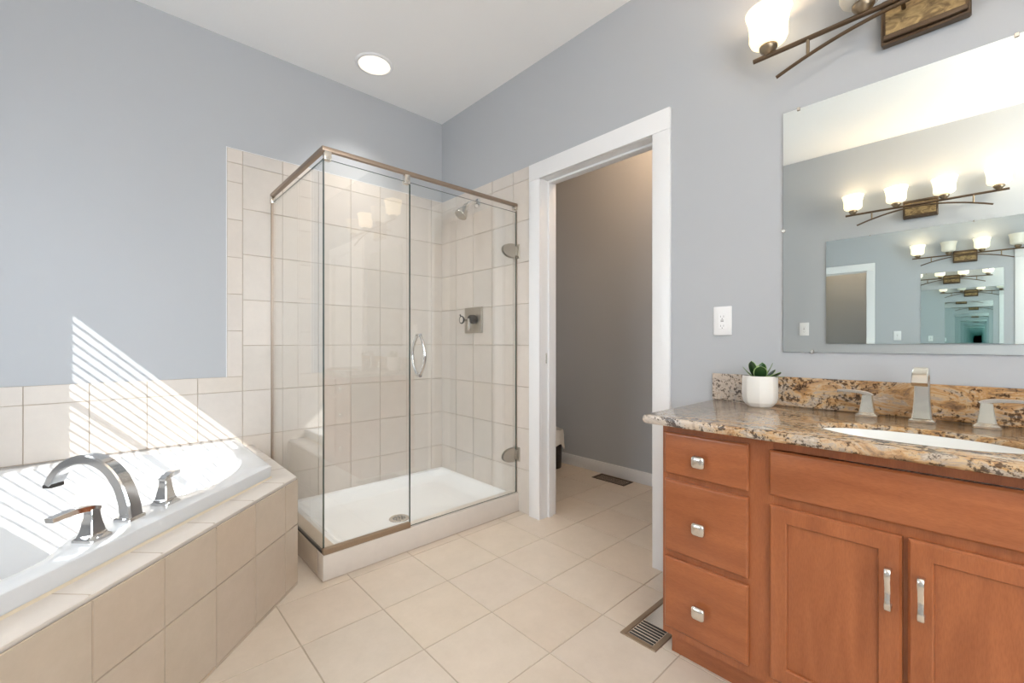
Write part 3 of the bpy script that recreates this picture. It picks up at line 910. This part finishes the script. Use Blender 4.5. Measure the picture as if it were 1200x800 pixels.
sk = thing('undermount_sink', 'white oval sink set under the granite countertop', 'sink', (sc_[0], sc_[1], 0.65))
bm = B()
rg = [ring_at(sc_, hole, An, CT0-0.010, 1, 0.010), ring_at(sc_, hole, An, CT0+0.0125, 1, 0.008), ring_at(sc_, hole, An, CT0+0.0125, 1, -0.002), ring_at(sc_, hole, An, CT0-0.01, 0.975), ring_at(sc_, hole, An, 0.74, 0.90), ring_at(sc_, hole, An, 0.69, 0.76), ring_at(sc_, hole, An, 0.665, 0.5), ring_at(sc_, hole, An, 0.66, 0.1)]
loft(bm, rg, False, True)
obj('bowl', bm, M['porcelain'], sk, smooth=60)
bm = B(); lathe(bm, [(0.0, 0.004), (0.018, 0.003), (0.022, 0.0)], (sc_[0], sc_[1], 0.6605), 20)
obj('sink_drain', bm, M['nickel'], sk)

sf = thing('sink_faucet', 'brushed nickel widespread sink faucet with two lever handles', 'faucet', (-0.095, -2.71, CT1))
fx, fy, fz = -0.095, -2.712, CT1+0.0003
bm = B()
frustum(bm, (fx, fy, fz), 0.060, 0.060, [(1.0, 0.0), (1.0, 0.006), (0.86, 0.010), (0.74, 0.013)], corner=0.1)
frustum(bm, (fx, fy, fz), 0.052, 0.046, [(1.0, 0.012), (0.90, 0.030), (0.80, 0.060), (0.74, 0.095), (0.74, 0.110)], corner=0.15)
body = obj('spout', bm, M['nickel'], sf, smooth=40)
bm = B()
pts = catmull([(fx+0.002, fy, fz+0.105), (fx-0.002, fy, fz+0.132), (fx-0.020, fy, fz+0.150), (fx-0.050, fy, fz+0.152), (fx-0.080, fy, fz+0.140), (fx-0.100, fy, fz+0.118)], 5, False)
k = len(pts)-1
ribbon(bm, pts, [0.033+0.002*i/k for i in range(k+1)], [0.030-0.014*i/k for i in range(k+1)], (0, 1, 0))
obj('spout_neck', bm, M['nickel'], body, smooth=40)
for yb, sgn in ((-2.582, 1), (-2.842, -1)):
    bm = B()
    frustum(bm, (fx+0.01, yb, fz), 0.056, 0.056, [(1.0, 0.0), (1.0, 0.006), (0.88, 0.010), (0.70, 0.014), (0.60, 0.030), (0.48, 0.055), (0.44, 0.068)], corner=0.12)
    h_ = obj('handle', bm, M['nickel'], sf, smooth=40)
    bm = B()
    pts = catmull([(fx+0.01, yb-sgn*0.012, fz+0.066), (fx+0.01, yb, fz+0.073), (fx+0.01, yb+sgn*0.025, fz+0.077), (fx+0.01, yb+sgn*0.055, fz+0.078), (fx+0.01, yb+sgn*0.078, fz+0.077)], 4, False)
    ribbon(bm, pts, 0.018, [0.014-0.006*i/16 for i in range(17)], (1, 0, 0))
    obj('lever', bm, M['nickel'], h_, smooth=40)

# ================================================================== POTTED SUCCULENT
px, py, pz = -0.105, -2.272, CT1+0.0003
pp = thing('potted_succulent', 'small green succulent in a white faceted pot on the granite countertop', 'potted plant', (px, py, pz))
bm = B()
rings = []
prof = [(0.0, 0.0), (0.036, 0.0), (0.041, 0.003), (0.052, 0.016), (0.057, 0.034), (0.0585, 0.060), (0.058, 0.112), (0.0565, 0.1145), (0.054, 0.114), (0.0525, 0.105), (0.050, 0.098)]
def pring(r, z):
    out = []
    for i in range(32):
        a = 2*PI*i/32+0.30
        seg = PI/4
        loc_ = ((a-0.30) % seg)-seg/2
        flat = math.cos(seg/2)/math.cos(loc_)
        w = max(0.0, min(1.0, (0.075-z)/0.05))*0.8
        rr_ = r*((1-w)*1.0+w*(flat*1.04))
        out.append(Vector((px+rr_*math.cos(a), py+rr_*math.sin(a), pz+z)))
    return out
loft(bm, [pring(r, z) for r, z in prof[1:]], True, False)
obj('pot', bm, M['ceramic'], pp, smooth=14)
bm = B(); lathe(bm, [(0.0, 0.101), (0.030, 0.100), (0.0515, 0.097)], (px, py, pz), 24)
obj('soil', bm, M['soil'], pp)
def leaf(bm, root, az, elev, ln, wd, th, curl=0.3):
    d = Vector((math.cos(az)*math.cos(elev), math.sin(az)*math.cos(elev), math.sin(elev)))
    s = Vector((-math.sin(az), math.cos(az), 0)); up = s.cross(d)*-1
    up = d.cross(s); n = 9; rings = []
    for i in range(n+1):
        t = i/n
        w = wd*(0.55+0.9*t-0.35*t*t)*(1-t**4)**0.6 if t < 1 else wd*0.03
        h = th*(1-0.75*t)
        c = root+d*(ln*t)-up*(curl*ln*t*t)*-0.4
        rings.append([c+s*(w*a)+up*(h*b) for a, b in ((-1, 0), (-0.86, 0.22), (0, 0.55), (0.86, 0.22), (1, 0), (0.86, -0.35), (0, -0.7), (-0.86, -0.35))])
    v = loft(bm, rings)
    for a, b in zip(v, v[1:]):
        for i in (0, 3, 4, 7):
            j = (i+1) % 8
            for f in a[i].link_faces:
                if a[j] in f.verts and b[i] in f.verts: f.material_index = 1
bm = B()
top = Vector((px, py, pz+0.100))
for az, el, ln, wd, th, rad in ((200, 42, 0.062, 0.019, 0.008, 0.012), (255, 20, 0.062, 0.020, 0.008, 0.014), (150, 62, 0.066, 0.019, 0.008, 0.010), (110, 40, 0.056, 0.016, 0.007, 0.012),
                                (310, 35, 0.050, 0.014, 0.007, 0.012), (20, 50, 0.055, 0.016, 0.007, 0.010), (70, 66, 0.060, 0.013, 0.006, 0.008), (225, 72, 0.058, 0.015, 0.007, 0.004), (285, 55, 0.062, 0.012, 0.006, 0.008), (340, 12, 0.050, 0.012, 0.006, 0.016), (265, -8, 0.056, 0.009, 0.005, 0.02)):
    a = math.radians(az)
    leaf(bm, top+Vector((math.cos(a)*rad, math.sin(a)*rad, 0.0 if el > 0 else 0.016)), a, math.radians(el), ln*1.12, wd*1.35, th)
obj('leaves', bm, [M['leaf'], M['leafedge']], pp, smooth=50)

# ================================================================== MIRRORS
def mirror(name, label, x, sx, y0, y1, z0, z1, clips):
    loc = (x, (y0+y1)/2, z0)
    t = thing(name, label, 'mirror', loc)
    bm = B()
    xa, xb = sorted((x+sx*0.0008, x+sx*0.006))
    box(bm, xa, xb, y0, y1, z0, z1)
    bm.normal_update()
    for f in bm.faces:
        f.material_index = 0 if f.normal.x*sx > 0.9 else 1
    obj('glass', bm, [M['mirror'], M['mirroredge']], t, smooth=None)
    for (cy, cz, v) in clips:
        bm = B()
        xa, xb = sorted((x+sx*0.0062, x+sx*0.010))
        if v: box(bm, xa, xb, cy-0.005, cy+0.005, cz-0.006, cz+0.006, 0.001, 1)
        else: box(bm, xa, xb, cy-0.006, cy+0.006, cz-0.005, cz+0.005, 0.001, 1)
        obj('mirror_clip', bm, M['nickel'], t, smooth=None)
    return t
mirror('wall_mirror', 'large frameless mirror on the wall above the granite backsplash', 0.0, -1, -3.02, -2.321, 1.020, 1.924, [(-2.372, 1.922, 1), (-2.323, 1.478, 0), (-2.415, 1.022, 1), (-2.9, 1.922, 1)])
mirror('wall_mirror', 'frameless mirror on the opposite wall, seen reflected in the mirror above the vanity', -W, 1, -3.14, -1.893, 1.045, 1.962, [(-2.2, 1.960, 1), (-2.8, 1.960, 1)])

# ================================================================== VANITY LIGHTS
def vanity_light(label, loc, rotz, lit):
    """built with the wall at local x = 0 and the room towards local -x; local +y is the left end"""
    t = thing('vanity_light', label, 'wall lamp', loc, rotz)
    def lo(name, bm, m, par=t, smooth=40): return obj(name, bm, m, par, smooth=smooth, local=True)
    bx_ = -0.100
    bm = B()
    box(bm, -0.034, -0.001, -0.102, 0.102, -0.072, 0.072, 0.004, 1)
    box(bm, -0.046, -0.030, -0.096, 0.096, -0.064, -0.048, 0.003, 1)
    box(bm, -0.042, -0.030, -0.096, 0.096, 0.050, 0.064, 0.003, 1)
    pl = lo('wall_plate', bm, M['bronze'])
    bm = B(); box(bm, -0.0395, -0.0335, -0.090, 0.090, -0.0475, 0.0495, 0.002, 1)
    lo('plate_insert', bm, M['gold'], pl)
    for yy in (-0.045, 0.045):
        bm = B(); tube(bm, [(-0.038, yy, 0.018), (bx_, yy, 0.018)], 0.006, 10)
        lo('mounting_arm', bm, M['bronze'])
    bm = B(); tube(bm, [(bx_, -0.462, 0.018), (bx_, 0.462, 0.018)], 0.0085, 14)
    lo('bar', bm, M['bronze'])
    bm = B()
    pts = [(bx_-0.004, 0.385*(i/20*2-1), 0.002-0.078*abs(i/20*2-1)**1.9) for i in range(21)]
    tube(bm, pts, 0.0062, 12)
    lo('arched_bar', bm, M['bronze'])
    for yy in (-0.288, 0.288):
        bm = B(); tube(bm, [(bx_-0.001, yy, 0.014), (bx_-0.003, yy, -0.044)], 0.0055, 10)
        lo('bar_post', bm, M['antique'])
    for i, yy in enumerate((0.412, 0.137, -0.137, -0.412)):
        bm = B()
        lathe(bm, [(0.0, 0.020), (0.012, 0.021), (0.015, 0.026), (0.024, 0.034), (0.030, 0.044), (0.030, 0.052), (0.024, 0.056), (0.0, 0.057)], (bx_, yy, 0), 24)
        cu = lo('lamp_cup', bm, M['antique'], smooth=60)
        bm = B()
        lathe(bm, [(0.006, 0.0575), (0.040, 0.0585), (0.057, 0.068), (0.063, 0.082), (0.0625, 0.100), (0.0635, 0.125), (0.068, 0.152), (0.076, 0.180), (0.0745, 0.181), (0.066, 0.152), (0.0615, 0.125), (0.0605, 0.100), (0.061, 0.084), (0.055, 0.070), (0.040, 0.0605), (0.006, 0.060)], (bx_, yy, 0), 36)
        lo('lamp_shade', bm, M['shade_on'] if lit[i] else M['shade_off'], cu, smooth=60)
        if lit[i]:
            ld = bpy.data.lights.new('bulb', 'POINT'); ld.energy = LAMP_W; ld.color = (1.0, 0.72, 0.45); ld.shadow_soft_size = 0.035
            lo_ = bpy.data.objects.new('bulb', ld); link(lo_); lo_.parent = t; lo_.location = (bx_, yy, 0.150)
    return t
LAMP_W = 0.55
vanity_light('bronze vanity light with four frosted shades on the wall above the vanity mirror', (0.0, -2.711, 2.095), 0.0, (1, 0, 1, 0))
vanity_light('bronze vanity light with four lit shades on the opposite wall, seen in the mirror', (-W, -2.511, 2.118), PI, (1, 1, 1, 1))

# ================================================================== CEILING LIGHT
cl = thing('ceiling_light', 'round flush ceiling light above the shower front', 'ceiling light', (-0.708, -0.335, H))
bm = B(); lathe(bm, [(0.088, -0.0005), (0.112, -0.0005), (0.110, -0.006), (0.100, -0.010), (0.090, -0.008)], (-0.708, -0.335, H), 48)
obj('trim_ring', bm, M['trim'], cl, smooth=60)
bm = B(); lathe(bm, [(0.097, -0.006), (0.085, -0.012), (0.05, -0.016), (0.0, -0.018)], (-0.708, -0.335, H), 48)
obj('lens', bm, M['canlens'], cl, smooth=60)
ld = bpy.data.lights.new('ceiling_bulb', 'AREA'); ld.shape = 'DISK'; ld.size = 0.17; ld.spread = math.radians(85); ld.energy = 3.2; ld.color = (1.0, 0.96, 0.90)
lo_ = bpy.data.objects.new('ceiling_bulb', ld); link(lo_); lo_.parent = cl; lo_.location = (0, 0, -0.022)

gx_, gy_ = -2.00, -3.60  # unseen fill lamp, added to brighten the upper walls and ceiling
cl = thing('added_fill_globe', 'unseen glowing globe added behind the vanities to fill the room with light', 'ceiling light', (gx_, gy_, H))
bm = B(); lathe(bm, [(0.0, -0.0005), (0.065, -0.0005), (0.065, -0.010), (0.050, -0.022), (0.012, -0.026), (0.0, -0.026)], (gx_, gy_, H), 32)
obj('canopy', bm, M['bronze'], cl)
bm = B(); tube(bm, [(gx_, gy_, H-0.026), (gx_, gy_, H-0.12)], 0.010, 12)
obj('stem', bm, M['bronze'], cl)
bm = B(); lathe(bm, [(0.0, -0.118), (0.035, -0.118)]+[(0.14*math.sin(a), -0.25+0.14*math.cos(a)) for a in [0.30+(PI-0.30)*i/16 for i in range(17)]], (gx_, gy_, H), 32)
obj('globe', bm, M['globe'], cl, smooth=60)

# toilet room: a dim ceiling light out of view
tl = thing('ceiling_light', 'small dome ceiling light inside the toilet room', 'ceiling light', (0.58, -1.45, H))
bm = B(); lathe(bm, [(0.10, -0.0005), (0.10, -0.012), (0.085, -0.04), (0.05, -0.058), (0.0, -0.064)], (0.58, -1.45, H), 32)
obj('dome', bm, M['canlens'], tl, smooth=60)
ld = bpy.data.lights.new('dome_bulb', 'POINT'); ld.energy = 10.0; ld.color = (1.0, 0.68, 0.42); ld.shadow_soft_size = 0.05
lo_ = bpy.data.objects.new('dome_bulb', ld); link(lo_); lo_.parent = tl; lo_.location = (0, 0, -0.12)

# ================================================================== OUTLETS
def outlet(label, loc, rotz):
    t = thing('wall_outlet', label, 'outlet', loc, rotz)
    bm = B(); box(bm, -0.007, -0.0005, -0.037, 0.037, -0.060, 0.060, 0.003, 2)
    pl = obj('cover_plate', bm, M['plastic'], t, local=True)
    for zc in (0.0,):
        bm = B(); box(bm, -0.0095, -0.0065, -0.017, 0.017, -0.034, 0.034, 0.001, 1)
        rc = obj('receptacle', bm, M['plastic'], t, local=True, smooth=None)
        bm = B()
        for zo in (-0.021, 0.018):
            for yo in (-0.006, 0.006):
                box(bm, -0.0099, -0.0092, yo-0.0008, yo+0.0008, zo-0.004, zo+0.004)
            lathe(bm, [(0.0, 0.0), (0.0022, 0.0)], (-0.0097, 0, zo-0.009), 10, Matrix.Rotation(-PI/2, 3, 'Y'))
        box(bm, -0.0102, -0.0092, -0.006, 0.006, -0.004, -0.001); box(bm, -0.0102, -0.0092, -0.006, 0.006, 0.001, 0.004)
        obj('slots', bm, M['slot'], pl, local=True, smooth=None)
    return t
outlet('white outlet plate on the wall between the doorway and the mirror', (0.0, -2.099, 1.146), 0)
outlet('white outlet plate on the opposite wall, seen reflected in the mirror', (-W, -1.725, 1.180), PI)

# ================================================================== FLOOR REGISTERS
rg_ = thing('floor_register', 'tan floor register beside the corner of the vanity cabinet', 'floor vent', (-0.36, -2.01, 0))
bm = B()
x0, x1, y0, y1 = -0.522, -0.200, -2.080, -1.940
f = 0.020
for q in ((x0, x1, y0, y0+f), (x0, x1, y1-f, y1), (x0, x0+f, y0+f, y1-f), (x1-f, x1, y0+f, y1-f)):
    box(bm, *q, -0.001, 0.005, 0.0015, 1)
obj('frame', bm, M['tan'], rg_, smooth=30)
bm = B()
box(bm, x0+f, x1-f, y0+f, y1-f, -0.001, 0.0008)
obj('duct_pan', bm, M['slotdark'], rg_, smooth=None)
bm = B()
x = x0+f+0.004
while x < -0.395:
    box(bm, x, x+0.008, y0+f+0.003, y1-f-0.003, 0.001, 0.0042, 0.001, 1); x += 0.0155
obj('louvre', bm, M['louvre'], rg_, smooth=None)
bm = B(); box(bm, -0.392, x1-f-0.002, y0+f+0.003, y1-f-0.003, 0.001, 0.0035, 0.001, 1)
obj('damper_plate', bm, M['nickel'], rg_, smooth=None)

rg_ = thing('floor_register', 'dark brown floor register along the toilet room baseboard', 'floor vent', (0.95, -0.91, 0))
x0, x1, y0, y1 = 0.880, 1.012, -1.055, -0.765
bm = B(); f = 0.014
for q in ((x0, x1, y0, y0+f), (x0, x1, y1-f, y1), (x0, x0+f, y0+f, y1-f), (x1-f, x1, y0+f, y1-f)):
    box(bm, *q, -0.001, 0.005, 0.0015, 1)
obj('frame', bm, M['brownvent'], rg_, smooth=30)
bm = B()
y = y0+f+0.003
while y < y1-f-0.008:
    box(bm, x0+f, x1-f, y, y+0.006, -0.001, 0.0035); y += 0.0125
box(bm, x0+f, x1-f, y0+f, y1-f, -0.001, 0.0006)
obj('louvre', bm, M['brownvent'], rg_, smooth=None)

# ================================================================== WASTE BIN
wbn = thing('waste_bin', 'black waste bin with a white liner behind the doorway jamb', 'waste bin', (0.862, -0.345, 0))
bm = B(); lathe(bm, [(0.0, 0.002), (0.092, 0.0), (0.095, 0.006), (0.104, 0.298), (0.104, 0.300), (0.100, 0.300), (0.094, 0.02), (0.0, 0.018)], (0.862, -0.345, 0), 32)
obj('bin_body', bm, M['bin'], wbn, smooth=50)
bm = B()
rings = []
for r, z in ((0.099, 0.24), (0.098, 0.305), (0.102, 0.322), (0.112, 0.308), (0.117, 0.262), (0.121, 0.188)):
    ring = []
    for i in range(48):
        a = 2*PI*i/48
        w = 0.006*math.sin(5*a+r*90)+0.004*math.sin(11*a)
        zz = z+(0.022*math.sin(3*a+1.0)+0.012*math.sin(7*a) if z < 0.20 and r > 0.11 else 0.004*math.sin(6*a))
        ring.append(Vector((0.862+(r+max(w, -0.002) if r > 0.105 else r)*math.cos(a), -0.345+(r+max(w, -0.002) if r > 0.105 else r)*math.sin(a), zz)))
    rings.append(ring)
loft(bm, rings, False, False)
obj('liner', bm, M['bag'], wbn, smooth=60)
